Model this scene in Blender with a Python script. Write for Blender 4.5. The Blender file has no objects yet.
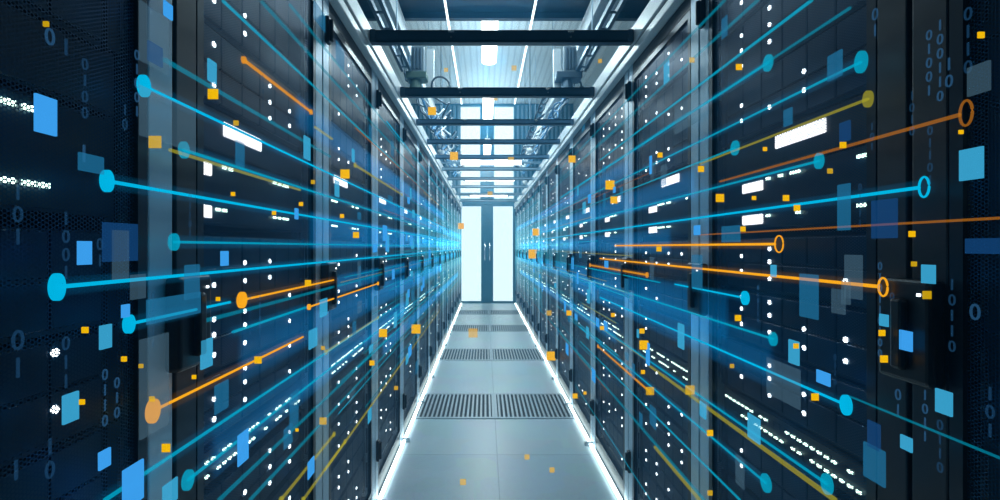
import bpy, bmesh, math, random
from mathutils import Vector, Matrix
random.seed(7)
S = bpy.context.scene
C = S.collection
PI = math.pi
# ------------------------------------------------------------------ camera, world, exposure
F = 480.0                       # focal length in pixels of the 1000 px wide frame
VX, VY = 485.0, 247.0           # vanishing point of the aisle
CX, CZ = -0.073, 1.25           # camera position
cd = bpy.data.cameras.new('camera'); cam = bpy.data.objects.new('camera', cd); C.objects.link(cam)
cd.sensor_width = 36; cd.lens = 36 * F / 1000; cd.clip_start = 0.02; cd.clip_end = 60
cd.shift_x = 0.015; cd.shift_y = -0.003
cam.location = (CX, 0, CZ); cam.rotation_euler = (PI/2, 0, 0)
S.camera = cam
w = bpy.data.worlds.new('world'); S.world = w; w.use_nodes = True
w.node_tree.nodes['Background'].inputs[0].default_value = (0.10, 0.32, 0.75, 1)
w.node_tree.nodes['Background'].inputs[1].default_value = 0.02
hv = w.node_tree.nodes.new('ShaderNodeVolumeScatter')           # thin bluish haze in the air
hv.inputs['Color'].default_value = (.10, .52, 1, 1); hv.inputs['Density'].default_value = .042; hv.inputs['Anisotropy'].default_value = .3
w.node_tree.links.new(hv.outputs[0], w.node_tree.nodes['World Output'].inputs['Volume'])
S.view_settings.view_transform = 'Standard'; S.view_settings.look = 'None'
S.view_settings.gamma = 1; S.view_settings.exposure = 0.0; S.view_settings.use_curve_mapping = False
S.cycles.max_bounces = 6; S.cycles.diffuse_bounces = 3; S.cycles.glossy_bounces = 3
S.cycles.transparent_max_bounces = 40; S.cycles.volume_bounces = 0
S.cycles.sample_clamp_indirect = 4; S.cycles.use_denoising = True

def area_light(name, loc, energy, size, col=(0.58, 0.84, 1.0), rx=0.0, sy=None):
    l = bpy.data.lights.new(name, 'AREA'); l.shape = 'RECTANGLE'; l.size = size; l.size_y = sy or size; l.energy = energy; l.color = col
    o = bpy.data.objects.new(name, l); C.objects.link(o); o.location = loc; o.rotation_euler = (rx, 0, 0); return o
for (y, L, e) in ((4.57, 1.1, 42), (6.73, 1.3, 42), (9.5, 1.2, 42)):       # light of the hanging centre lamps, down and up
    area_light('area_light', (-.03, y, 3.19), e, .15, sy=L)
    area_light('area_light', (-.03, y, 3.30), e * .45, .15, rx=PI, sy=L)
area_light('area_light', (0, 3.2, 3.09), 13, .8, sy=1.0)  # added fill light under the soffit, no fitting there
# ------------------------------------------------------------------ materials
M = {}
def principled(name, col, rough=0.5, metal=0.0, emit=None, es=0.0, noise=0.0, nscale=8, spec=0.5):
    m = bpy.data.materials.new(name); m.use_nodes = True; nt = m.node_tree; b = nt.nodes['Principled BSDF']
    b.inputs['Base Color'].default_value = (*col, 1); b.inputs['Roughness'].default_value = rough
    b.inputs['Metallic'].default_value = metal; b.inputs['Specular IOR Level'].default_value = spec
    if emit: b.inputs['Emission Color'].default_value = (*emit, 1); b.inputs['Emission Strength'].default_value = es
    if noise:
        tc = nt.nodes.new('ShaderNodeTexCoord'); n = nt.nodes.new('ShaderNodeTexNoise'); n.inputs['Scale'].default_value = nscale
        r = nt.nodes.new('ShaderNodeMapRange'); r.inputs['To Min'].default_value = 1 - noise; r.inputs['To Max'].default_value = 1 + noise
        mx = nt.nodes.new('ShaderNodeVectorMath'); mx.operation = 'SCALE'; mx.inputs[0].default_value = col
        nt.links.new(tc.outputs['Object'], n.inputs['Vector']); nt.links.new(n.outputs['Fac'], r.inputs['Value'])
        nt.links.new(r.outputs['Result'], mx.inputs['Scale']); nt.links.new(mx.outputs[0], b.inputs['Base Color'])
    M[name] = m; return m
def glow(name, col, strength, alpha=1.0):
    m = bpy.data.materials.new(name); m.use_nodes = True; nt = m.node_tree
    for n in list(nt.nodes): nt.nodes.remove(n)
    o = nt.nodes.new('ShaderNodeOutputMaterial'); e = nt.nodes.new('ShaderNodeEmission')
    e.inputs[0].default_value = (*col, 1); e.inputs[1].default_value = strength
    if alpha < 1:
        t = nt.nodes.new('ShaderNodeBsdfTransparent'); mx = nt.nodes.new('ShaderNodeMixShader'); mx.inputs[0].default_value = alpha
        nt.links.new(t.outputs[0], mx.inputs[1]); nt.links.new(e.outputs[0], mx.inputs[2]); nt.links.new(mx.outputs[0], o.inputs[0])
    else: nt.links.new(e.outputs[0], o.inputs[0])
    M[name] = m; return m
def vglow(name, col, strength):
    m = bpy.data.materials.new(name); m.use_nodes = True; nt = m.node_tree
    for n in list(nt.nodes): nt.nodes.remove(n)
    o = nt.nodes.new('ShaderNodeOutputMaterial'); e = nt.nodes.new('ShaderNodeEmission')
    e.inputs[0].default_value = (*col, 1); e.inputs[1].default_value = strength
    nt.links.new(e.outputs[0], o.inputs['Volume']); M[name] = m; return m

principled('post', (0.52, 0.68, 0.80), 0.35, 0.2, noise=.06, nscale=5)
principled('rail_white', (0.74, 0.82, 0.86), 0.35)
principled('black', (0.006, 0.010, 0.018), 0.4)
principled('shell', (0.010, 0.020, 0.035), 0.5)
principled('doorframe', (0.012, 0.028, 0.048), 0.35, 0.4)
principled('chassis', (0.006, 0.042, 0.085), 0.45, noise=.5, nscale=9)
principled('bezel', (0.009, 0.062, 0.13), 0.35, 0.3, noise=.6, nscale=14)
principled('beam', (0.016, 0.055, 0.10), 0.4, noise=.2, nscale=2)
principled('beam_mid_lit', (0.07, 0.15, 0.24), 0.4)
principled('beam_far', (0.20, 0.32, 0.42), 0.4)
principled('wall', (0.30, 0.38, 0.43), 0.7, noise=.05)
principled('soffit', (0.014, 0.030, 0.055), 0.4, noise=.3, nscale=1.5)
principled('trunk', (0.78, 0.84, 0.87), 0.5)
principled('tray', (0.12, 0.18, 0.24), 0.4, 0.5)
principled('box_grey', (0.22, 0.29, 0.34), 0.45)
principled('bracket_green', (0.10, 0.17, 0.13), 0.5)
principled('cable_dark', (0.05, 0.08, 0.11), 0.5)
principled('cable_blue', (0.10, 0.28, 0.50), 0.4)
principled('cable_white', (0.7, 0.8, 0.85), 0.4)
principled('mullion', (0.045, 0.14, 0.21), 0.35)
principled('door_frame_light', (0.45, 0.60, 0.68), 0.4)
principled('grate', (0.36, 0.45, 0.52), 0.4, 0.2)
principled('grate_shade', (0.006, 0.014, 0.024), 0.7)
principled('chrome', (0.7, 0.75, 0.8), 0.2, 1.0)
glow('lamp', (0.90, 0.97, 1.0), 6.0)
glow('led_line', (0.75, 0.93, 1.0), 3.2)
glow('strip', (0.70, 0.93, 1.0), 6.0)
glow('window_light', (0.58, 0.84, 1.0), 1.6)
glow('door_light', (0.52, 0.80, 1.0), 1.55)
glow('led', (0.78, 0.92, 1.0), 5.0)
glow('led_green', (0.65, 1.0, 0.88), 4.0)
glow('screen', (0.90, 0.95, 1.0), 2.6)
glow('cyan', (0.0, 0.46, 0.78), 1.0, .85)
glow('cyan_mid', (0.0, 0.40, 0.62), 1.0, .42)
glow('cyan_dim', (0.0, 0.30, 0.46), 1.0, .26)
glow('orange', (0.92, 0.40, 0.01), 1.0, .9)
glow('orange_mid', (0.75, 0.30, 0.01), 1.0, .5)
glow('orange_dim', (0.50, 0.17, 0.01), 1.0, .28)
glow('yellow_dim', (0.45, 0.42, 0.02), 1.0, .26)
glow('amber', (0.85, 0.48, 0.0), 1.0, .9)
glow('amber_dim', (0.75, 0.46, 0.0), 1.0, .45)
glow('blue', (0.045, 0.36, 0.90), 0.95, .92)
glow('sky', (0.05, 0.46, 0.80), 0.9, .55)
glow('blue_dim', (0.02, 0.24, 0.50), 0.75, .34)
glow('navy_dim', (0.01, 0.09, 0.30), 0.75, .35)
glow('grey_dim', (0.12, 0.26, 0.38), 0.75, .17)
glow('digit', (0.05, 0.22, 0.50), 0.8, .17)
glow('digit_dim', (0.03, 0.15, 0.36), 0.8, .13)
vglow('halo_cyan', (0.0, 0.36, 0.80), 1.7)
vglow('halo_blue', (0.0, 0.27, 0.74), 4.2)
vglow('halo_teal', (0.06, 0.38, 0.55), 2.1)
vglow('halo_orange', (0.8, 0.36, 0.01), 1.2)

def mesh_mat():
    m = bpy.data.materials.new('perforated'); m.use_nodes = True; nt = m.node_tree; N = nt.nodes; L = nt.links
    b = N['Principled BSDF']; b.inputs['Base Color'].default_value = (0.007, 0.060, 0.135, 1)
    b.inputs['Metallic'].default_value = 0.6; b.inputs['Specular IOR Level'].default_value = 0.2; b.inputs['Roughness'].default_value = 0.38
    tc = N.new('ShaderNodeTexCoord'); sp = N.new('ShaderNodeSeparateXYZ'); L.new(tc.outputs['Object'], sp.inputs[0])
    def mt(op, a, b_=None):
        n = N.new('ShaderNodeMath'); n.operation = op
        for i, v in enumerate((a, b_)):
            if v is None: continue
            if isinstance(v, (int, float)): n.inputs[i].default_value = v
            else: L.new(v, n.inputs[i])
        return n.outputs[0]
    p = 0.0054
    def lattice(off):
        u = mt('SUBTRACT', mt('FRACT', mt('ADD', mt('DIVIDE', sp.outputs['X'], p * 1.732), 50 + off)), .5)
        v = mt('SUBTRACT', mt('FRACT', mt('ADD', mt('DIVIDE', sp.outputs['Z'], p), 50 + off)), .5)
        u = mt('MULTIPLY', u, 1.732)
        return mt('SQRT', mt('ADD', mt('MULTIPLY', u, u), mt('MULTIPLY', v, v)))
    d = mt('MINIMUM', lattice(0), lattice(.5))
    solid = mt('GREATER_THAN', d, 0.37)
    L.new(solid, b.inputs['Alpha']); M['perforated'] = m
mesh_mat()
def floor_mat():
    m = bpy.data.materials.new('floor_tiles'); m.use_nodes = True; nt = m.node_tree; N = nt.nodes; L = nt.links
    b = N['Principled BSDF']; b.inputs['Roughness'].default_value = 0.32
    tc = N.new('ShaderNodeTexCoord'); mp = N.new('ShaderNodeMapping'); mp.inputs['Location'].default_value = (0, -0.49, 0)
    br = N.new('ShaderNodeTexBrick'); br.offset = 0; br.inputs['Scale'].default_value = 1
    br.inputs['Brick Width'].default_value = .6; br.inputs['Row Height'].default_value = .6
    br.inputs['Mortar Size'].default_value = .003; br.inputs['Mortar Smooth'].default_value = .1
    br.inputs['Color1'].default_value = (.42, .53, .60, 1); br.inputs['Color2'].default_value = (.47, .58, .64, 1)
    br.inputs['Mortar'].default_value = (.26, .36, .43, 1)
    n = N.new('ShaderNodeTexNoise'); n.inputs['Scale'].default_value = 40; n.inputs['Detail'].default_value = 4
    v = N.new('ShaderNodeTexVoronoi'); v.distance = 'CHEBYCHEV'; v.inputs['Scale'].default_value = 4.5
    mx = N.new('ShaderNodeMix'); mx.data_type = 'RGBA'; mx.blend_type = 'OVERLAY'; mx.inputs['Factor'].default_value = .12
    mx2 = N.new('ShaderNodeMix'); mx2.data_type = 'RGBA'; mx2.blend_type = 'SOFT_LIGHT'; mx2.inputs['Factor'].default_value = .10
    L.new(tc.outputs['Object'], mp.inputs[0]); L.new(mp.outputs[0], br.inputs['Vector']); L.new(mp.outputs[0], v.inputs['Vector'])
    L.new(tc.outputs['Object'], n.inputs['Vector'])
    L.new(br.outputs['Color'], mx.inputs['A']); L.new(n.outputs['Color'], mx.inputs['B'])
    L.new(mx.outputs['Result'], mx2.inputs['A']); L.new(v.outputs['Color'], mx2.inputs['B'])
    L.new(mx2.outputs['Result'], b.inputs['Base Color']); M['floor'] = m
floor_mat()
def ceil_mat():
    m = bpy.data.materials.new('ribbed_ceiling'); m.use_nodes = True; nt = m.node_tree; N = nt.nodes; L = nt.links
    b = N['Principled BSDF']; b.inputs['Roughness'].default_value = 0.55
    tc = N.new('ShaderNodeTexCoord'); wv = N.new('ShaderNodeTexWave'); wv.wave_type = 'BANDS'; wv.bands_direction = 'X'
    wv.inputs['Scale'].default_value = 3.0
    cr = N.new('ShaderNodeValToRGB'); cr.color_ramp.elements[0].color = (.46, .56, .62, 1); cr.color_ramp.elements[1].color = (.62, .72, .77, 1)
    cr.color_ramp.elements[0].position = .0; cr.color_ramp.elements[1].position = .35
    L.new(tc.outputs['Object'], wv.inputs[0]); L.new(wv.outputs['Fac'], cr.inputs[0]); L.new(cr.outputs[0], b.inputs['Base Color']); M['ceiling'] = m
ceil_mat()

# ------------------------------------------------------------------ mesh helpers
def NB(): return bmesh.new()
def box(bm, x0, x1, y0, y1, z0, z1):
    r = bmesh.ops.create_cube(bm, size=1.0)
    for v in r['verts']:
        v.co = Vector((x0 + (v.co.x + .5) * (x1 - x0), y0 + (v.co.y + .5) * (y1 - y0), z0 + (v.co.z + .5) * (z1 - z0)))
    return r['verts']
def bevel(bm, verts, w, seg=2):
    es = {e for v in verts for e in v.link_edges}
    bmesh.ops.bevel(bm, geom=list(es), offset=w, segments=seg, affect='EDGES', profile=.5)
def bbox_(bm, x0, x1, y0, y1, z0, z1, w=.003, seg=2): bevel(bm, box(bm, x0, x1, y0, y1, z0, z1), w, seg)
def cyl(bm, a, b, r, n=12, r2=None):
    a = Vector(a); b = Vector(b); d = b - a
    mt = Matrix.Translation((a + b) / 2) @ d.to_track_quat('Z', 'Y').to_matrix().to_4x4()
    bmesh.ops.create_cone(bm, cap_ends=True, segments=n, radius1=r, radius2=r if r2 is None else r2, depth=d.length, matrix=mt)
def tube(bm, pts, r, n=8):
    pts = [Vector(p) for p in pts]; rings = []
    for i, p in enumerate(pts):
        t = (pts[min(i + 1, len(pts) - 1)] - pts[max(i - 1, 0)]).normalized(); q = t.to_track_quat('Z', 'Y')
        rings.append([bm.verts.new(p + q @ Vector((r * math.cos(2 * PI * k / n), r * math.sin(2 * PI * k / n), 0))) for k in range(n)])
    for a, b in zip(rings, rings[1:]):
        for k in range(n): bm.faces.new((a[k], a[(k + 1) % n], b[(k + 1) % n], b[k]))
    bm.faces.new(rings[0][::-1]); bm.faces.new(rings[-1])
def finish(bm, name, mat, smooth=False):
    bmesh.ops.recalc_face_normals(bm, faces=bm.faces)
    me = bpy.data.meshes.new(name); bm.to_mesh(me); bm.free(); me.materials.append(M[mat])
    if smooth:
        for p in me.polygons: p.use_smooth = True
    return me
def link(name, me, parent=None, loc=None):
    o = bpy.data.objects.new(name, me); C.objects.link(o)
    if parent: o.parent = parent
    if loc: o.location = loc
    return o
def obj(name, bm, mat, parent=None, smooth=False): return link(name, finish(bm, name, mat, smooth), parent)
def struct(name, bm, mat):
    o = obj(name, bm, mat); o['kind'] = 'structure'; return o
def tag(o, label, cat, group=None):
    o['label'] = label; o['category'] = cat
    if group: o['group'] = group
    return o
def thing(name, label, cat, loc, rz=0, group=None):
    o = bpy.data.objects.new(name, None); C.objects.link(o); o.location = loc; o.rotation_euler = (0, 0, rz)
    o.empty_display_size = .05
    return tag(o, label, cat, group)
ORD = 'nearest second third fourth fifth sixth seventh eighth ninth tenth eleventh twelfth thirteenth farthest'.split()

# ------------------------------------------------------------------ the room
YE = 10.72
b = NB(); box(b, -1.9, 1.9, -.6, YE, -.12, 0); struct('floor', b, 'floor')
b = NB(); box(b, -1.9, 1.9, 2.0, YE + .3, 4.45, 4.55); struct('ceiling', b, 'ceiling')
b = NB(); box(b, -2.0, -1.9, -.6, YE + .3, -.12, 4.55); struct('wall_left', b, 'wall')
b = NB(); box(b, 1.9, 2.0, -.6, YE + .3, -.12, 4.55); struct('wall_right', b, 'wall')
b = NB(); box(b, -1.9, 1.9, .4, 3.93, 3.15, 3.33); box(b, -1.9, 1.9, 3.88, 3.93, 3.10, 4.44); struct('trim_soffit', b, 'soffit')
# end wall: solid flanks, header, window openings
b = NB()
box(b, -1.9, -.63, YE, YE + .2, 0, 4.45); box(b, .58, 1.9, YE, YE + .2, 0, 4.45)
box(b, -.17, .12, YE, YE + .2, 2.30, 4.45); box(b, -.63, .58, YE, YE + .2, 2.20, 2.32); box(b, -.63, .58, YE, YE + .2, 4.40, 4.45)
struct('wall_back', b, 'mullion')
b = NB()
for sx in (-1, 1):
    for i in range(13):
        x = sx * (.66 + i * .095)
        box(b, x - .022, x + .022, YE - .05, YE, 2.0, 4.40)
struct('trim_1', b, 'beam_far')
for i, (x0, x1) in enumerate(((-.63, -.17), (.12, .58))):
    wn = bpy.data.objects.new('window_%d' % (i + 1), None); C.objects.link(wn); wn['kind'] = 'structure'
    b = NB(); box(b, x0 + .015, x1 - .015, YE + .05, YE + .07, 2.335, 4.385); obj('pane', b, 'window_light', wn)
    b = NB()
    for (a0, a1, c0, c1) in ((x0, x0 + .015, 2.32, 4.4), (x1 - .015, x1, 2.32, 4.4), (x0, x1, 2.32, 2.335), (x0, x1, 4.385, 4.4)):
        box(b, a0, a1, YE + .02, YE + .09, c0, c1)
    obj('window_frame', b, 'door_frame_light', wn)
    dr = bpy.data.objects.new('door_%d' % (i + 1), None); C.objects.link(dr); dr['kind'] = 'structure'
    a0, a1 = (x0, -.02) if i == 0 else (-.02, x1)
    g0, g1 = (x0 + .03, -.16) if i == 0 else (.11, x1 - .03)
    b = NB(); box(b, g0, g1, YE + .04, YE + .06, .04, 2.16); obj('pane', b, 'door_light', dr)
    b = NB(); box(b, a0, g0, YE + .01, YE + .08, 0, 2.2) ; box(b, g1, a1, YE + .01, YE + .08, 0, 2.2)
    box(b, g0, g1, YE + .01, YE + .08, 0, .04); box(b, g0, g1, YE + .01, YE + .08, 2.16, 2.2); obj('door_frame', b, 'mullion', dr)
    b = NB(); hx = -.075 if i == 0 else .03
    cyl(b, (hx, YE - .05, .95), (hx, YE - .05, 1.35), .012); cyl(b, (hx, YE - .05, 1.0), (hx, YE + .02, 1.0), .008); cyl(b, (hx, YE - .05, 1.3), (hx, YE + .02, 1.3), .008)
    obj('door_handle', b, 'chrome', dr, True)
b = NB(); box(b, -.6, .6, YE - .06, YE + .01, 0, .02); struct('trim_2', b, 'mullion')

# perforated floor tiles
def grate_tile(x0, y0, label):
    t = thing('perforated_floor_tile', label, 'floor tile', (x0 + .3, y0 + .3, 0), 0, 'slotted floor tiles')
    b = NB(); box(b, -.29, .29, -.29, .29, .0005, .002); obj('slot_shade', b, 'grate_shade', t)  # dark plate painted as the shade below the slots, floor is not cut
    b = NB(); h = .005
    box(b, -.298, .298, -.298, -.27, .0005, h); box(b, -.298, .298, .27, .298, .0005, h)
    box(b, -.298, -.28, -.27, .27, .0005, h); box(b, .28, .298, -.27, .27, .0005, h); obj('frame', b, 'grate', t)
    b = NB(); n = 17
    for i in range(n):
        x = -.28 + .56 * (i + .5) / n
        box(b, x - .0075, x + .0075, -.27, .27, .002, h)
    obj('grille', b, 'grate', t)
for i in range(4):
    for sx, s in ((-.6, 'left'), (0, 'right')):
        grate_tile(sx, 3.49 + 1.8 * i, 'grey slotted floor tile in the %s row of grates, %s half of the aisle' % (('nearest', 'second', 'third', 'farthest')[i], s))

# ------------------------------------------------------------------ racks
FX = 0.605; PITCH = 0.752; B0 = {'left': .07, 'right': .015}
def rack_xf(side, k):
    if side == 'left': return (-FX, B0['left'] + PITCH * k, 0), PI / 2
    return (FX, B0['right'] + PITCH * (k + 1), 0), -PI / 2
H = 2.09
b = NB(); bbox_(b, .004, .064, 0, .05, .0, H, .003); me_post1 = finish(b, 'post', 'post')
b = NB(); bbox_(b, PITCH - .064, PITCH - .004, 0, .05, .0, H, .003); me_post2 = finish(b, 'post', 'post')
me_post1_shade = me_post1.copy(); me_post1_shade.materials[0] = M['shell']; me_post2_shade = me_post2.copy(); me_post2_shade.materials[0] = M['shell']  # dark post copies, shade near the camera put into the colour
b = NB(); box(b, .066, PITCH - .066, .004, .05, 0, .075); me_plinth = finish(b, 'plinth', 'black')
b = NB(); box(b, .004, PITCH - .004, .05, 1.1, H - .012, H); box(b, .066, PITCH - .066, .002, .05, H - .05, H); me_top = finish(b, 'top_panel', 'shell')
b = NB(); box(b, .004, .016, .05, 1.1, 0, H - .012); me_sideA = finish(b, 'side_panel', 'shell')
b = NB(); box(b, PITCH - .016, PITCH - .004, .05, 1.1, 0, H - .012); me_sideB = finish(b, 'side_panel', 'shell')
b = NB(); box(b, .016, PITCH - .016, 1.085, 1.1, 0, H - .012); me_back = finish(b, 'back_panel', 'shell')
b = NB()
for u in (.07, PITCH - .086): box(b, u, u + .016, .052, .068, .02, H - .014)
for u in (.07, PITCH - .086): box(b, u, u + .016, .78, .80, .02, H - .014)
me_mount = finish(b, 'mounting_rail', 'chassis')
D0, D1, DZ0, DZ1 = .066, PITCH - .066, .08, H - .055
b = NB(); vs = [b.verts.new(p) for p in ((D0 + .018, .006, DZ0 + .02), (D1 - .018, .006, DZ0 + .02), (D1 - .018, .006, DZ1 - .02), (D0 + .018, .006, DZ1 - .02))]
b.faces.new(vs); me_mesh = finish(b, 'mesh_panel', 'perforated')
b = NB()
for q in ((D0, D0 + .02, DZ0, DZ1), (D1 - .02, D1, DZ0, DZ1), (D0 + .02, D1 - .02, DZ0, DZ0 + .022), (D0 + .02, D1 - .02, DZ1 - .022, DZ1)):
    box(b, q[0], q[1], 0, .016, q[2], q[3])
me_dframe = finish(b, 'door', 'doorframe')
b = NB(); bbox_(b, -.030, .066, -.028, -.001, 1.04, 1.20, .008, 3); bbox_(b, .008, .030, -.040, -.026, 1.06, 1.17, .005, 2); me_handle = finish(b, 'door_handle', 'black')
b = NB(); box(b, .046, .051, -.030, -.027, 1.176, 1.180); me_keyled = finish(b, 'lock_light', 'led')
b = NB(); bbox_(b, .018, .046, -.014, 0, 1.93, 2.02, .004); cyl(b, (.032, -.018, 1.94), (.032, -.018, 2.01), .007); me_hinge = finish(b, 'hinge', 'black')
b = NB(); bbox_(b, .018, .046, -.014, 0, .20, .30, .004); cyl(b, (.032, -.018, .21), (.032, -.018, .29), .007); me_hinge2 = finish(b, 'hinge', 'black')

def server_meshes(hh):
    """hh = unit height; origin at its lower left front corner"""
    w0, w1 = .09, PITCH - .09
    b = NB(); box(b, w0 + .005, w1 - .005, .004, .70, 0, hh - .006); a = finish(b, 'chassis', 'chassis')
    b = NB(); g = (w1 - w0 - .05) / 6
    for r in range(2):
        for i in range(6):
            u = w0 + .025 + i * g; z = .006 + r * (hh - .012) / 2
            bbox_(b, u + .002, u + g - .002, -.004, .006, z + .002, z + (hh - .012) / 2 - .003, .0015, 1)
    c = finish(b, 'drive_bay', 'bezel')
    b = NB(); box(b, w0 - .004, w0 + .02, -.006, .006, 0, hh - .006); cyl(b, (w0 + .008, -.016, .02), (w0 + .008, -.016, hh - .026), .004, 8)
    d = finish(b, 'rack_ear', 'shell')
    return a, c, d
SV = {h: server_meshes(h) for h in (.16, .145, .163)}
b = NB(); cyl(b, (0, -.0025, 0), (0, 0, 0), .0056, 10); me_led = finish(b, 'indicator_light', 'led')
b = NB(); box(b, 0, .014, -.004, 0, 0, .0065); me_dash = finish(b, 'link_light', 'led_green')
SLOTS = [(.115 + .16 * i, .16) for i in range(4)] + [(.845 + .145 * i, .145) for i in range(3)] + [(1.545 + .163 * i, .163) for i in range(3)]
SLOTS = sorted(SLOTS)
FRONT = .034
def mat_loc(loc, rz, u, v, z):
    c, s = math.cos(rz), math.sin(rz)
    return (loc[0] + u * c - v * s, loc[1] + u * s + v * c, z)
b = NB(); box(b, .09, PITCH - .09, 0, .35, 0, .075); bbox_(b, .10, PITCH - .10, -.004, 0, .004, .071, .001, 1); me_sw = finish(b, 'switch_body', 'shell')
b = NB()
for i in range(24):
    for r in (.008, .046): box(b, .115 + i * .0215, .115 + i * .0215 + .014, -.0055, -.003, r, r + .012)
me_ports = finish(b, 'port_block', 'black')
b = NB(); box(b, .09, PITCH - .09, 0, .45, 0, .145); bbox_(b, .10, PITCH - .10, -.004, 0, .004, .141, .001, 1); me_ctrl = finish(b, 'controller_body', 'chassis')
b = NB(); bbox_(b, .112, .166, -.008, -.003, 0, .026, .002, 1); me_tagS = finish(b, 'status_label', 'screen')
b = NB(); box(b, .09, PITCH - .09, 0, .40, 0, .09); bbox_(b, .10, PITCH - .10, -.004, 0, .004, .086, .001, 1); me_kvm = finish(b, 'console_body', 'chassis')
b = NB(); bbox_(b, 0, .172, -.008, -.003, 0, .031, .002, 1); me_tagL = finish(b, 'status_screen', 'screen')

for side in ('left', 'right'):
    for k in range(14):
        loc, rz = rack_xf(side, k)
        nm = ORD[k]
        which = '%s rack from the camera' % nm if k not in (0, 13) else '%s rack' % nm
        t = thing('server_rack', 'tall black mesh-door server rack, %s in the %s row' % (nm, side), 'server rack', loc, rz, 'server racks in the %s row' % side)
        
        shade1 = k == 0 or (k == 1 and side == 'left'); shade2 = side == 'right' and k <= 1
        link('post', me_post1_shade if (k == 0) or shade1 else me_post1, t); link('post', me_post2_shade if shade2 else me_post2, t)
        link('plinth', me_plinth, t); link('top_panel', me_top, t)
        link('side_panel', me_sideA, t); link('side_panel', me_sideB, t); link('back_panel', me_back, t); link('mounting_rail', me_mount, t)
        d = link('door', me_dframe, t); link('mesh_panel', me_mesh, d)
        hd = link('door_handle', me_handle, d); link('lock_light', me_keyled, d)
        link('hinge', me_hinge, t); link('hinge', me_hinge2, t)
        near = k < 4
        ph = 0 if k == 0 else (0.0 if k == 1 else .065)
        cols = [q - ph * .5 for q in ((.172, .300, .430, .556) if side == 'left' else (.196, .326, .455, .578))]
        tot = len(SLOTS)
        for si, (z0, hh) in enumerate(SLOTS):
            pos = tot - si
            pw = ['top', 'second', 'third', 'fourth', 'fifth', 'sixth', 'seventh', 'eighth', 'ninth', 'lowest'][pos - 1]
            lab = 'dark server with drive bays, %s%s in the %s %s rack' % (pw, '' if pos in (1, 10) else ' from the top', nm, side)
            a, c, ear = SV[hh]
            s = thing('rack_server', lab, 'server', mat_loc(loc, rz, 0, FRONT, z0), rz, 'servers inside the racks')
            link('chassis', a, s); link('drive_bay', c, s)
            if near: link('rack_ear', ear, s); link('rack_ear', ear, s, (PITCH - .196, 0, 0))
            spots = []
            for ci, u in enumerate(cols):
                if random.random() < .22 and ci: continue
                zz = hh * .25 + random.choice((0, .012))
                spots.append((u, zz))
                if random.random() < .82: spots.append((u, zz + .042))
                if random.random() < .3: spots.append((u, zz + .084 - (0 if hh > .15 else .01)))
            if k == 0 : spots = [q for q in spots if random.random() < .28]
            if k in (2, 3): spots = [q for q in spots if random.random() < .75]
            if k > 3: spots = [q for q in spots if random.random() < .35]
            if near:
                for (u, zz) in spots: link('indicator_light', me_led, s, (u, -.004, zz))
            elif spots:
                b = NB()
                for (u, zz) in spots: cyl(b, (u, -.007, zz), (u, -.004, zz), .005, 6)
                obj('indicator_light', b, 'led', s)
        # network switch with two rows of link lights
        s = thing('network_switch', 'black network switch with two rows of tiny lights, in the %s %s rack' % (nm, side), 'network switch', mat_loc(loc, rz, 0, FRONT, .765), rz, 'network switches inside the racks')
        link('switch_body', me_sw, s); link('port_block', me_ports, s)
        if near:
            for i in range(24):
                for r in (.024, .052):
                    if random.random() < .62: link('link_light', me_dash, s, (.115 + i * .0215, -.006, r - .003)).scale = (.75, 1, .7)
        else:
            b = NB()
            for i in range(24):
                for r in (.020, .050):
                    if random.random() < .6: box(b, .115 + i * .0215, .115 + i * .0215 + .010, -.010, -.006, r, r + .005)
            obj('link_light', b, 'led_green', s)
        s = thing('storage_controller', 'storage controller with two small white labels, in the %s %s rack' % (nm, side), 'storage controller', mat_loc(loc, rz, 0, FRONT, 1.295), rz, 'storage controllers inside the racks')
        link('controller_body', me_ctrl, s)
        if k > 0 or side == 'right':
            for z in (.014, .100): link('status_label', me_tagS, s, (-.004 if side == 'left' else .0, 0, z)).scale = (1 if side == 'left' else 1.8, 1, 1)
        if k < 7:
            for z in (.030, .122):
                us = [.175, .200, .225, .445, .475, .505, .525] if side == 'left' else [.318, .343, .368, .412, .432, .590, .612, .630]
                if k == 0: us = [.485, .510, .530] if side == 'left' else [.13, .155]
                for u in us:
                    if random.random() < .85: link('link_light', me_dash, s, (u, -.006, z))
        s = thing('console_unit', 'console unit with one wide white screen, in the %s %s rack' % (nm, side), 'console unit', mat_loc(loc, rz, 0, FRONT, 1.448), rz, 'console units inside the racks')
        link('console_body', me_kvm, s)
        if k > 0: link('status_screen', me_tagL, s, (.207 if side == 'left' else .352, 0, .040))
        # light strip at the foot of the rack
        ls = thing('light_strip', 'glowing white floor light strip at the foot of the %s %s rack' % (nm, side), 'light strip', loc, rz, 'floor light strips along the %s row' % side)
        b = NB(); box(b, .006, PITCH - .006, -.022, -.004, 0, .008); obj('channel', b, 'post', ls)
        b = NB(); bbox_(b, .012, PITCH - .012, -.026, -.006, .008, .020, .004, 2); obj('diffuser', b, 'strip', ls)
        b = NB(); box(b, -.008, .010, -.05, -.002, 0, .022); obj('connector', b, 'box_grey', ls)

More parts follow.
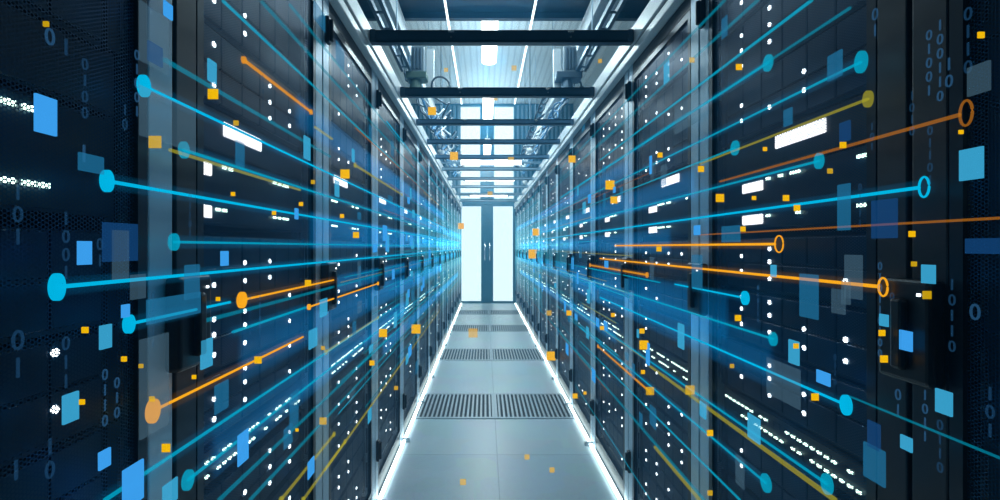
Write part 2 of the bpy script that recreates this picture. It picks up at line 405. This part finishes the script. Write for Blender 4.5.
# ------------------------------------------------------------------ rails and crossbeams over the aisle
for side, sx in (('left', -1), ('right', 1)):
    t = thing('containment_rail', 'long white metal rail running along the tops of the %s racks' % side, 'rail', (sx * .605, 5.4, 2.095))
    L0, L1 = -5.2, 5.27
    b = NB(); bbox_(b, -.028, .028, L0, L1, 0.0, .035, .004); obj('lower_channel', b, 'rail_white', t)
    b = NB(); box(b, -.018 , .018, L0, L1, .035, .05); obj('spacer', b, 'beam', t)
    b = NB(); bbox_(b, -.03 , .03, L0, L1, .05, .125, .004); obj('upper_channel', b, 'rail_white', t)
BY = [2.09, 2.84, 3.50, 4.15, 4.85, 5.60, 6.40, 7.25, 8.25, 9.45]
for i, y in enumerate(BY):
    t = thing('crossbeam', 'dark steel crossbeam over the aisle, %s from the camera' % ('nearest' if i == 0 else ORD[i] if i < 9 else 'tenth and last'), 'crossbeam', (0, y, 2.145), 0, 'crossbeams over the aisle')
    m = 'beam' if i < 2 else 'beam_mid_lit' if i < 5 else 'beam_far'  # farther beams coloured lighter for the light falling on them
    b = NB(); hgt = .050 if i < 2 else .038
    box(b, -.575, .575, 0, .010, 0, hgt); box(b, -.575, .575, 0, .045, 0, .008); box(b, -.575, .575, 0, .045, hgt - .008, hgt); obj('channel', b, m, t)
    for sx in (-1, 1):
        b = NB(); bbox_(b, min(sx * .550, sx * .574), max(sx * .550, sx * .574), -.006, 0, -.002, hgt + .002, .002); obj('end_bracket', b, m, t)
    if i < 3:
        for x in (-.22, .30):
            b = NB(); bbox_(b, x - .014, x + .014, -.006, 0, hgt - .012, hgt - .004, .001, 1); cyl(b, (x, -.005, .018), (x, 0, .018), .005, 10); obj('bolt', b, 'chrome', t)
for i, (y, z) in enumerate(((5.75, 2.262), (7.1, 2.255), (9.3, 2.255))):
    t = thing('tube_lamp', 'white tube lamp lying across the aisle above the crossbeams, %s of three' % ('nearest', 'middle', 'farthest')[i], 'lamp', (0, y, z), 0, 'tube lamps across the aisle')
    b = NB(); cyl(b, (-.36, 0, 0), (.36, 0, 0), .028, 16); obj('tube', b, 'lamp', t, False)
    b = NB(); cyl(b, (-.39, 0, 0), (-.36, 0, 0), .03, 16); cyl(b, (.36, 0, 0), (.39, 0, 0), .03, 16)
    box(b, -.60, -.38, -.012, .012, -.012, .012); box(b, .38, .60, -.012, .012, -.012, .012); obj('end_cap', b, 'beam_far', t)

# hanging centre lamps
for i, (y0, y1) in enumerate(((4.0, 5.14), (6.04, 7.43), (8.9, 10.17))):
    t = thing('ceiling_lamp', 'rounded bright lamp hanging on the centre line of the ceiling, %s of three' % ('nearest', 'middle', 'farthest')[i], 'lamp', (-.03, y0, 3.2), 0, 'hanging lamps on the centre line')
    L = y1 - y0
    b = NB(); n = 16; outline = []
    for s0, yc in ((1, L - .075), (-1, .075)):
        for q in range(n + 1):
            a = PI * q / n
            outline.append((.075 * math.cos(a) * s0, yc + .075 * math.sin(a) * s0))
    f = b.faces.new([b.verts.new((x, y, 0)) for x, y in outline]); r = bmesh.ops.extrude_face_region(b, geom=[f])
    for v in r['geom']:
        if isinstance(v, bmesh.types.BMVert): v.co.z += .05
    obj('diffuser', b, 'lamp', t)
    b = NB(); bbox_(b, -.05, .05, .06, L - .06, .05, .08, .006); obj('housing', b, 'rail_white', t)
    for y in (.2, L - .2):
        b = NB(); cyl(b, (0, y, .08), (0, y, 1.25), .003, 6); obj('suspension_wire', b, 'post', t)
# slim light lines
for s, x, in (('left', -.375), ('right', .31)):
    for i, (y0, y1) in enumerate(((1.0, 2.55), (2.57, 4.4), (4.42, 6.2))):
        t = thing('light_line', 'slim glowing light line above the aisle, %s piece of the %s line' % (('nearest', 'middle', 'farthest')[i], s), 'light line', (x, y0, 3.10), 0, 'slim light lines above the aisle')
        b = NB(); cyl(b, (0, 0, 0), (0, y1 - y0, 0), .0085, 8); obj('tube', b, 'led_line', t)
        b = NB(); box(b, -.008, .008, 0, y1 - y0, .008, .016); obj('channel', b, 'rail_white', t)
        for y in (.1, y1 - y0 - .1):
            top = .05 if y0 + y < 3.9 else 1.35
            b = NB(); cyl(b, (0, y, .016), (0, y, top), .002, 6); obj('suspension_wire', b, 'post', t)

# white trunking, cable trays, boxes
for s, sx, x0, x1, tx in (('left', -1, -.85, -.71, -.68), ('right', 1, .70, .84, .665)):
    t = thing('cable_trunking', 'long white cable trunking high above the %s racks' % s, 'trunking', ((x0 + x1) / 2, 5, 2.90))
    b = NB(); bbox_(b, -.07, .07, -3.5, 5.5, 0, .13, .004); obj('body', b, 'trunk', t)
    b = NB(); bbox_(b, -.074, .074, -3.5, 5.5, .13, .145, .003); obj('lid', b, 'rail_white', t)
    for y in (-1.0, 1.0, 3.0):
        b = NB(); cyl(b, (0, y, .145), (0, y, 1.55), .006, 8); obj('hanger_rod', b, 'post', t)
    t = thing('cable_tray', 'dark double-rail cable tray above the top of the %s racks' % s, 'cable tray', (tx, 2.4, 2.60))
    for dx in (-.030, .030):
        b = NB(); box(b, dx - .011, dx + .011, -1.2, 1.3, 0, .03); obj('side_rail', b, 'tray', t)
    b = NB()
    for i in range(12): box(b, -.02, .02, -1.1 + i * .21, -1.085 + i * .21, .004, .012)
    obj('rung', b, 'tray', t)
    for y in (-.8, .9):
        b = NB(); cyl(b, (0, y, .012), (0, y, .55), .005, 8); obj('hanger_rod', b, 'post', t)
    # equipment box at the end of the tray
    bx = -.593 if s == 'left' else .585
    t = thing('junction_box', 'grey ribbed junction box hanging at the end of the %s cable tray' % s, 'junction box', (bx, 3.7, 2.60))
    b = NB(); bbox_(b, -.05, .05, 0, .10, 0, .20, .006); obj('housing', b, 'box_grey', t)
    b = NB()
    for i in range(3): bbox_(b, -.036 + i * .026, -.020 + i * .026, -.012, 0, .02, .18, .002, 1)
    obj('rib', b, 'tray', t)
    b = NB(); bbox_(b, -.11 if sx > 0 else -.09, .09 if sx > 0 else .07, -.02, .13, -.05, 0, .006)
    cyl(b, (-.02, .04, -.12), (-.02, .04, -.05), .05, 16, .04); obj('mounting_plate', b, 'bracket_green' if sx < 0 else 'tray', t)
    b = NB(); box(b, sx * .05 - .004 - .02 * (sx > 0) * 0, sx * .05 + .004, 0, .2, -.1, .25) if False else bbox_(b, (.055 if sx < 0 else -.115), (.115 if sx < 0 else -.055), .10, .14, -.10, .22, .003); obj('cover_plate', b, 'trunk', t)
    t2 = thing('cable_loop', ('dark cable loop hanging beside the left junction box' if sx < 0 else 'dark cable loop hanging from the right junction box'), 'cable', (bx, 3.78, 2.50))
    b = NB(); cxl = .17 if sx < 0 else .03; r0 = .07
    tube(b, [(cxl + r0 * math.cos(a), .01 * math.sin(a * 2), .02 + r0 * math.sin(a)) for a in [PI * 1.25 * q / 20 - .2 for q in range(21)]], .008); obj('cable', b, 'cable_dark', t2, True)
    b = NB(); bbox_(b, cxl + r0 - .016, cxl + r0 + .016, -.016, .016, -.03, .012, .003); obj('plug', b, 'box_grey', t2)
# cable bundles on the racks further away
for s, sx in (('left', -1), ('right', 1)):
    for j in range(4):
        y = 3.95 + j * .95 + (.0 if sx > 0 else .3)
        for c, mt in enumerate(('cable_blue', 'cable_white', 'cable_dark')):
            lab = '%s looping cable above the %s racks, %s bundle from the camera' % (('blue', 'white', 'black')[c], s, ORD[j])
            b = NB(); ph = random.random() * 6; x0 = sx * (.53 - .05 * c) 
            pts = [(x0 + .035 * math.cos(ph + q * .55), y + q * .022, 2.40 + .045 * c - .05 * j * 0 + .05 * math.sin(ph * 1.3 + q * .55)) for q in range(26)]
            tx = sx * (.74 + .03 * c); pts = [(tx, y - .10, 2.898), (tx - sx * .04, y - .07, 2.70)] + pts + [(tx - sx * .04, pts[-1][1] + .07, 2.70), (tx, pts[-1][1] + .10, 2.898)]
            tube(b, pts, .008); tag(obj('looping_cable', b, mt, None, True), lab, 'cable', 'looping cables above the racks')
for (px, py, d, lab) in ((441, 152, 5.5, 'nearer white dome sensor above the left racks'), (530, 150, 5.5, 'nearer white dome sensor above the right racks'), (450, 182, 8.0, 'farther white dome sensor above the left racks'), (525, 182, 8.0, 'farther white dome sensor above the right racks')):
    x = CX + (px - VX) / F * d; z = CZ + (VY - py) / F * d
    t = thing('dome_sensor', lab, 'sensor', (x, d, z), 0, 'dome sensors above the aisle')
    b = NB(); bmesh.ops.create_uvsphere(b, u_segments=16, v_segments=10, radius=.042); obj('dome', b, 'rail_white', t, True)
    b = NB(); cyl(b, (0, 0, .035), (0, 0, .07), .05, 16); obj('base', b, 'box_grey', t)
    b = NB(); cyl(b, (0, 0, .07), (0, 0, 4.45 - z - .002), .005, 6); obj('drop_rod', b, 'tray', t)
b = NB(); cyl(b, (1.21, 4.02, 2.1), (1.21, 4.02, 4.44), .014, 12)
tag(obj('vertical_pipe', b, 'cable_white'), 'thin white upright pipe rising behind the right rail, under the dark soffit', 'pipe')

# ------------------------------------------------------------------ glowing graphics that stand on the rack fronts
reg = []
def uniq(kind, where, z, col='', o=None):
    reg.append([kind, where, z, col]); return len(reg) - 1
RANK = ['topmost', 'second from top', 'third from top', 'fourth from top', 'fifth from top', 'sixth from top', 'seventh from top', 'eighth from top']
RANKB = ['lowest', 'second lowest', 'third lowest', 'fourth lowest', 'fifth lowest', 'sixth lowest', 'seventh lowest', 'eighth lowest']
def assign_labels():
    byreg = {}
    for o in C.objects:
        if 'regid' in o: byreg[o['regid']] = o
    sets = {}
    for i, (kind, where, z, col) in enumerate(reg): sets.setdefault((kind, where), []).append((-z, i))
    for (kind, where), L in sets.items():
        L.sort(); n = len(L)
        for q, (_, i) in enumerate(L):
            o = byreg[i]
            if n == 1: o['label'] = '%s, %s' % (kind, where)
            else:
                r = 'lowest' if q == n - 1 else RANK[q] if q < 8 else RANKB[min(n - 1 - q, 7)]
                o['label'] = '%s, %s, %s' % (kind, r, where)
            del o['regid']
PX = 0.572     # plane of the graphics, a few centimetres proud of the doors
def pt(px, py, off=0.0):
    """where the line of sight of a photograph pixel meets the plane in front of the rack doors"""
    X = -(PX - off) if px < VX else (PX - off)
    d = (X - CX) * F / (px - VX)
    return X, d, CZ + (VY - py) / F * d
def rackword(side, d):
    k = int((d - B0[side]) / PITCH); k = max(0, min(13, k)); return 'the %s %s rack' % (ORD[k], side)
def streak(x1, y1, x2, mat, end='disc', r=.0028, halo=None, cat='light streak', size=.022):
    """a thin glowing line along the aisle; px of its near end (x1, y1) and the px column of its far end"""
    X, d1, z = pt(x1, y1); d2 = pt(x2, VY)[1]; d2 = min(d2, 10.3); side = 'left' if X < 0 else 'right'
    col = {'c': 'cyan', 'o': 'orange', 'y': 'yellow'}[mat[0]]
    b = NB(); s0 = max(size * .70, 7 * d1 / F) * .5 * d1 / abs(X - CX) if end == 'ring' else 0
    cyl(b, (0, s0, 0), (0, d2 - d1, 0), r, 8)
    size = max(size * .70, 7 * d1 / F) if size else 0; sq = .5 * abs(X - CX) ** -1 * d1      # upright oval discs
    sq = min(1.0, sq) if size else 1
    what = {'disc': 'with disc end', 'ring': 'with ring end', None: 'without end disc', 'dot': 'with knotted ends'}[end]
    if mat in ('cyan_mid', 'cyan_dim'): col = 'dim ' + col if mat == 'cyan_dim' else 'soft ' + col
    rid = uniq('%s light line %s' % (col, what), 'from %s' % rackword(side, d1)[4:].join(('the ', '')), z)
    t = thing('light_streak', '', cat, (X, d1, z), 0, 'glowing lines along the %s racks' % side)
    t['regid'] = rid
    obj('light_tube', b, mat, t)
    if end == 'disc':
        b = NB(); cyl(b, (-.003, 0, 0), (.003, 0, 0), size, 24)
        for v in b.verts: v.co.y *= sq
        obj('end_disc', b, mat, t)
    elif end == 'ring':
        b = NB(); tube(b, [(0, size * sq * math.cos(a), size * math.sin(a)) for a in [2 * PI * q / 28 for q in range(29)]], .0016); obj('end_ring', b, mat, t)
    elif end == 'dot':
        for y in (0, d2 - d1):
            b = NB(); cyl(b, (-.003, y, 0), (.003, y, 0), size * .4, 16)
            for v in b.verts: v.co.y = y + (v.co.y - y) * sq
            obj('end_knot', b, mat, t)
    if halo:
        b = NB(); cyl(b, (.0, -.01, 0), (0, d2 - d1, 0), .012, 12); obj('glow', b, halo, t)
C_, CM, CD = 'cyan', 'cyan_mid', 'cyan_dim'; O_, OM, OD, YD = 'orange', 'orange_mid', 'orange_dim', 'yellow_dim'
HC, HO = 'halo_cyan', 'halo_orange'
for a in [
    (144, 86, 462, C_, 'disc', .0026, HC, .023), (107, 181, 462, C_, 'disc', .0026, HC, .021), (57, 287, 462, C_, 'disc', .0026, HC, .023),
    (184, 150, 462, CM, 'disc', .003, HC, .020), (174, 242, 460, CM, 'disc', .0022, HC, .020), (129, 324, 230, C_, 'disc', .0024, HC, .019),
    (188, 480, 440, CM, 'disc', .003, HC, .024), (105, 500, 400, CM, None, .003, HC, 0), (219, 500, 400, CD, None, .004, None, 0),
    (250, 500, 430, CD, None, .004, None, 0), (223, 1, 455, CM, None, .003, None, 0), (165, 60, 330, CD, None, .004, None, 0),
    (262, 2, 440, CD, None, .004, None, 0), (290, 5, 440, CD, None, .004, None, 0), (244, 60, 311, OM, 'dot', .0035, HO, .026),
    (153, 411, 303, O_, 'disc', .0024, HO, .026), (242, 300, 336, O_, 'disc', .0024, HO, .024), (309, 307, 378, O_, 'dot', .0028, None, .03),
    (315, 127, 332, YD, None, .004, None, 0), (355, 165, 402, YD, 'dot', .005, None, .02), (281, 500, 334, YD, 'dot', .004, None, .03),
    (303, 500, 345, YD, 'dot', .004, None, .03), (233, 332, 306, CM, None, .0032, HC, 0), (326, 352, 378, YD, 'dot', .004, None, .03),
    (200, 322, 400, CD, None, .004, None, 0), (325, 470, 440, YD, None, .004, None, 0), (170, 150, 300, YD, None, .003, None, 0),
    (861, 62, 540, CM, 'disc', .0026, HC, .027), (768, 63, 560, CM, 'disc', .0026, HC, .027), (735, 148, 560, CM, 'disc', .0026, None, .027),
    (819, 161, 540, CM, 'disc', .0026, HC, .022), (924, 187, 530, C_, 'ring', .0028, HC, .021), (966, 113, 720, OD, 'ring', .0028, None, .024),
    (868, 99, 700, YD, 'disc', .0028, None, .020), (779, 244, 615, O_, 'ring', .0030, HO, .026), (883, 287, 600, O_, 'ring', .0030, HO, .021),
    (846, 405, 600, C_, 'disc', .0028, HC, .026), (827, 484, 560, CM, 'disc', .003, HC, .028), (766, 483, 580, CM, 'disc', .003, HC, .030),
    (773, 339, 560, CM, 'disc', .003, HC, .022), (745, 298, 675, C_, 'disc', .0025, HC, .020), (835, 500, 650, YD, None, .005, None, 0),
    (700, 500, 655, YD, None, .006, None, 0), (650, 392, 598, OM, 'dot', .0045, None, .03), (1000, 218, 700, OD, None, .0018, None, 0),
    (758, 0, 560, CD, None, .004, None, 0), (812, 0, 600, CM, None, .0035, None, 0), (725, 0, 560, CD, None, .004, None, 0), (850, 8, 640, CD, None, .003, None, 0),
    (704, 500, 560, CD, None, .005, None, 0), (740, 500, 580, CM, None, .003, None, 0), (647, 275, 590, OM, 'dot', .004, HO, .03), (690, 112, 560, CD, None, .004, None, 0),
    (1000, 458, 850, 'cyan_dim', None, .002, None, 0)]:
    streak(a[0], a[1], a[2], a[3], a[4], a[5], a[6], size=a[7])
rs = random.Random(21)
for side in ('left', 'right'):
    for i in range(80):
        d1 = rs.uniform(1.6, 7.0); L = rs.uniform(.6, 4.5); z = CZ + rs.gauss(-.05, .42)
        if not .15 < z < 2.0: continue
        X = -PX if side == 'left' else PX
        px = VX + (X - CX) * F / d1; py = VY + (CZ - z) * F / d1; px2 = VX + (X - CX) * F / min(d1 + L, 10.2)
        streak(px, py, px2, rs.choice((C_, CM, CM, CD, CD, YD, OD)) if i % 3 else CM, None, rs.uniform(.0012, .0028), None)
# wide soft blue glows along the doors
for (side, d1, d2, z, h) in (('left', 3.6, 10.3, 1.25, .38), ('right', 3.8, 10.3, 1.25, .38), ('left', 5.5, 10.4, 1.2, .75), ('right', 5.5, 10.4, 1.2, .75), ('left', 1.6, 8.5, 1.12, .035), ('right', 1.7, 9, 1.27, .05), ('right', 2.2, 10, 1.62, .04), ('left', 2.2, 10, 1.46, .04), ('right', 2.4, 9, .80, .04), ('left', 2.4, 9, .74, .04), ('left', 1.0, 5.5, 1.02, .06), ('left', 1.4, 9.5, 1.30, .06), ('left', .9, 3.2, .86, .05), ('right', 1.3, 9.5, 1.06, .07), ('right', 1.1, 3.6, .98, .06), ('left', 1.3, 6, 1.62, .05), ('right', 1.5, 7, 1.45, .05)):
    X = -.583 if side == 'left' else .583
    vm = 'halo_teal' if h > .1 else 'halo_blue'
    b = NB(); cyl(b, (X, d1, z), (X, d2, z), .009, 10)
    for v in b.verts: v.co.z = z + (v.co.z - z) * h / .009
    rid = uniq('broad soft blue glow', 'spread along the %s rack doors' % side, z)
    og = obj('soft_glow', b, vm); og['regid'] = rid; tag(og, '', 'glow', 'soft blue glows along the racks')
def panel(x0, x1, y0, y1, mat):
    """rectangle lying parallel to the rack doors; px columns of its two sides, px rows of its nearer side"""
    xn, xf = (x0, x1) if x0 < VX else (x1, x0)
    X, dn, zt = pt(xn, y0, .006); zb = pt(xn, y1, .006)[2]; df = pt(xf, y0, .006)[1]
    side = 'left' if X < 0 else 'right'
    b = NB(); box(b, -.0015, .0015, 0, df - dn, 0, zt - zb)
    col = {'blue': 'bright blue', 'sky': 'pale blue', 'blue_dim': 'faint blue', 'navy_dim': 'faint navy', 'grey_dim': 'faint grey-blue'}[mat]
    og = obj('glowing_rectangle', b, mat); og['regid'] = uniq('%s glowing rectangle' % col, 'before %s' % rackword(side, dn), (zt + zb) / 2)
    tag(og, '', 'glowing rectangle', 'glowing rectangles in front of the %s racks' % side).location = (X, dn, zb)
for a in [(35, 56, 93, 131, 'blue'), (78, 91, 241, 265, 'blue'), (100, 111, 326, 350, 'sky'), (63, 78, 396, 425, 'sky'), (99, 110, 453, 471, 'blue'),
          (123, 143, 471, 512, 'blue'), (164, 172, 0, 15, 'blue'), (208, 216, 58, 80, 'sky'), (238, 248, 436, 467, 'blue'), (185, 199, 265, 300, 'blue_dim'),
          (201, 212, 341, 370, 'sky'), (215, 228, 386, 415, 'blue_dim'), (163, 177, 487, 510, 'sky'), (309, 317, 331, 350, 'sky'), (221, 228, 251, 266, 'blue'),
          (295, 298, 208, 219, 'blue'), (314, 325, 0, 18, 'blue_dim'), (140, 195, 85, 135, 'grey_dim'), (140, 168, 340, 440, 'grey_dim'), (103, 137, 222, 262, 'navy_dim'),
          (79, 103, 152, 170, 'blue_dim'), (148, 162, 40, 60, 'navy_dim'), (113, 128, 230, 280, 'grey_dim'), (131, 145, 275, 300, 'grey_dim'), (147, 200, 300, 325, 'blue_dim'),
          (122, 129, 305, 318, 'blue'), (308, 314, 463, 480, 'blue'), (284, 292, 430, 450, 'blue_dim'), (336, 344, 40, 60, 'blue_dim'), (140, 168, 0, 60, 'grey_dim'),
          (320, 327, 300, 318, 'sky'), (290, 298, 395, 430, 'blue_dim'), (304, 310, 135, 158, 'sky'), (335, 339, 180, 196, 'sky'), (236, 244, 140, 165, 'blue_dim'),
          (960, 983, 146, 178, 'sky'), (922, 935, 265, 284, 'sky'), (936, 952, 393, 417, 'sky'), (901, 912, 439, 453, 'sky'), (864, 885, 452, 488, 'blue_dim'),
          (900, 912, 332, 352, 'blue'), (880, 888, 315, 327, 'sky'), (828, 842, 49, 75, 'blue_dim'), (784, 792, 107, 124, 'blue_dim'), (748, 760, 420, 445, 'sky'),
          (789, 799, 342, 366, 'sky'), (771, 776, 265, 277, 'sky'), (817, 830, 374, 387, 'blue'), (872, 897, 198, 238, 'navy_dim'), (838, 850, 183, 230, 'blue_dim'),
          (966, 1000, 238, 254, 'navy_dim'), (845, 862, 255, 300, 'grey_dim'), (968, 990, 60, 90, 'grey_dim'), (842, 850, 280, 305, 'grey_dim'), (800, 818, 275, 320, 'blue_dim'),
          (767, 800, 370, 410, 'grey_dim'), (868, 880, 425, 452, 'navy_dim'), (840, 850, 120, 140, 'navy_dim'), (694, 700, 225, 235, 'blue'), (650, 656, 410, 430, 'blue_dim'),
          (700, 706, 405, 420, 'sky'), (678, 684, 325, 350, 'sky'), (722, 740, 225, 242, 'blue_dim'), (692, 702, 255, 290, 'blue_dim'), (832, 845, 290, 315, 'grey_dim'),
          (736, 744, 460, 490, 'grey_dim'), (664, 669, 60, 80, 'sky'), (722, 727, 15, 35, 'blue_dim'), (675, 700, 90, 120, 'grey_dim')]:
    panel(*a)
for i in range(150):
    side = i % 2
    d = rs.uniform(1.7, 6.5); X = -(PX - .006) if side == 0 else PX - .006
    px = VX + (X - CX) * F / d; py = VY - rs.gauss(-.12, .40) * F / d
    wpx = rs.uniform(1.5, 4.5) * 2.2 / d; hpx = rs.uniform(6, 20) * 2.2 / d
    panel(px, px + wpx, py, py + hpx, rs.choice(('sky', 'blue_dim', 'blue_dim', 'grey_dim', 'blue')))

def square(px, py, s, mat='amber', d=None):
    if d is None: X, d, z = pt(px, py, .02); where = 'before ' + rackword('left' if X < 0 else 'right', d)
    else: X = CX + (px - VX) / F * d; z = CZ + (VY - py) / F * d; where = 'floating over the middle of the aisle'
    h = s / 2 / F * d
    b = NB(); box(b, -h, h, -.001, .001, -h, h)
    siz = 'tiny' if s < 5 else 'small' if s < 7.5 else 'large'
    og = obj('glowing_square', b, mat); og['regid'] = uniq('%s orange glowing square' % siz, where, z)
    tag(og, '', 'glowing square', 'orange glowing squares').location = (X, d, z)
for a in [(46, 24, 5, 'amber_dim'), (213, 94, 10), (85, 330, 6), (124, 359, 5), (82, 402, 5), (141, 366, 4, 'amber_dim'), (152, 399, 5, 'amber_dim'), (166, 448, 8), (233, 194, 4),
          (301, 204, 4), (274, 213, 4), (308, 283, 6), (258, 360, 7), (194, 377, 4), (218, 299, 4), (323, 348, 4, 'amber_dim'), (323, 421, 7, 'amber_dim'), (297, 430, 3),
          (345, 174, 9), (313, 182, 4, 'amber_dim'), (356, 235, 6), (342, 216, 4), (461, 226, 6), (383, 333, 8), (416, 329, 9), (372, 363, 5), (396, 388, 4, 'amber_dim'), (236, 123, 5, 'amber_dim'), (155, 142, 12, 'amber_dim'),
          (981, 35, 6), (739, 67, 6), (843, 145, 6), (961, 132, 4), (765, 149, 4), (912, 234, 6), (927, 295, 8, 'amber_dim'), (914, 264, 5, 'amber_dim'), (882, 333, 6), (884, 359, 7),
          (720, 198, 8), (786, 198, 6), (797, 208, 6), (754, 198, 4), (743, 229, 5), (701, 169, 6), (738, 318, 6), (796, 346, 5), (710, 433, 6), (690, 390, 9, 'amber_dim'), (815, 397, 7),
          (732, 366, 4, 'amber_dim'), (610, 185, 9), (614, 200, 7), (572, 159, 7), (536, 232, 7), (533, 254, 9), (660, 155, 5), (569, 313, 5), (602, 328, 4), (613, 315, 4), (642, 331, 5),
          (644, 345, 9), (643, 372, 4), (650, 391, 8, 'amber_dim'), (551, 356, 9), (575, 396, 5), (585, 393, 3), (549, 313, 5, 'amber_dim'), (830, 171, 5, 'amber_dim'), (692, 60, 5, 'amber_dim'), (659, 249, 5), (710, 493, 5, 'amber_dim')]:
    square(*a)
for a in [(527, 457, 5, 'amber_dim', 2.4), (552, 470, 5, 'amber_dim', 2.3), (463, 482, 6, 'amber_dim', 2.2), (473, 333, 9, 'amber_dim', 5.0), (514, 68, 5, 'amber_dim', 2.6), (446, 70, 4, 'amber_dim', 2.6),
          (494, 97, 7, 'amber_dim', 3.0), (600, 61, 4, 'amber_dim', 2.6), (432, 111, 8, 'amber', 3.3), (454, 156, 8, 'amber', 4.6), (511, 160, 6, 'amber_dim', 4.6), (490, 194, 5, 'amber_dim', 5.4)]:
    square(*a)
# columns of binary digits
fm = {}
def digits(px, py, txt, size, mat='digit'):
    X, d, z = pt(px, py, .004); side = 'left' if X < 0 else 'right'
    cu = bpy.data.curves.new('digit_column', 'FONT'); cu.body = '\n'.join(txt); cu.size = size * .62; cu.extrude = .0006; cu.align_x = 'CENTER'
    cu.space_line = .95; cu.resolution_u = 3; cu.materials.append(M[mat])
    o = bpy.data.objects.new('digit_column', cu); C.objects.link(o); o.location = (X, d, z)
    o.rotation_euler = (PI / 2, 0, PI / 2 if side == 'left' else -PI / 2)
    o['regid'] = uniq('faint column of glowing digits', 'before %s' % rackword(side, d), z)
    tag(o, '', 'glowing digits', 'columns of faint digits')
for a in [(929, 40, '01001', .034), (940, 30, '100110', .034), (912, 100, '1010', .03, 'digit_dim'), (968, 20, '0110', .04, 'digit_dim'), (930, 135, '01101', .03, 'digit_dim'), (949, 70, '10', .04),
          (880, 270, '010110100', .030), (892, 300, '0110010', .028, 'digit_dim'), (952, 290, '10110', .036, 'digit_dim'), (975, 320, '0', .05), (925, 400, '1011', .034), (940, 430, '0110', .034, 'digit_dim'),
          (898, 400, '01', .04), (860, 190, '01011', .026, 'digit_dim'), (875, 20, '01', .045), (990, 400, '101', .04, 'digit_dim'), (872, 130, '101', .028, 'digit_dim'), (835, 360, '0110', .026, 'digit_dim'),
          (50, 45, '0', .045), (66, 55, '1', .045, 'digit_dim'), (85, 70, '0100', .034, 'digit_dim'), (137, 60, '01001', .034), (125, 115, '10', .034, 'digit_dim'), (84, 162, '1', .05),
          (18, 350, '01', .05, 'digit_dim'), (66, 350, '0110', .038, 'digit_dim'), (105, 380, '0110', .034), (117, 388, '010', .034), (50, 455, '10', .045, 'digit_dim'), (16, 480, '1', .05, 'digit_dim'),
          (18, 200, '101', .04, 'digit_dim'), (66, 225, '1001', .036, 'digit_dim'), (153, 300, '01011', .03, 'digit_dim'), (100, 250, '01', .036, 'digit_dim'), (190, 200, '01101', .026, 'digit_dim'), (250, 300, '010110', .026, 'digit_dim'),
          (260, 300, '101001', .026), (263, 80, '01011', .026, 'digit_dim'), (758, 290, '010110', .026), (715, 330, '10101', .026, 'digit_dim'), (663, 100, '0101101', .026, 'digit_dim'), (722, 60, '01101', .026, 'digit_dim')]:
    digits(*a)
assign_labels()
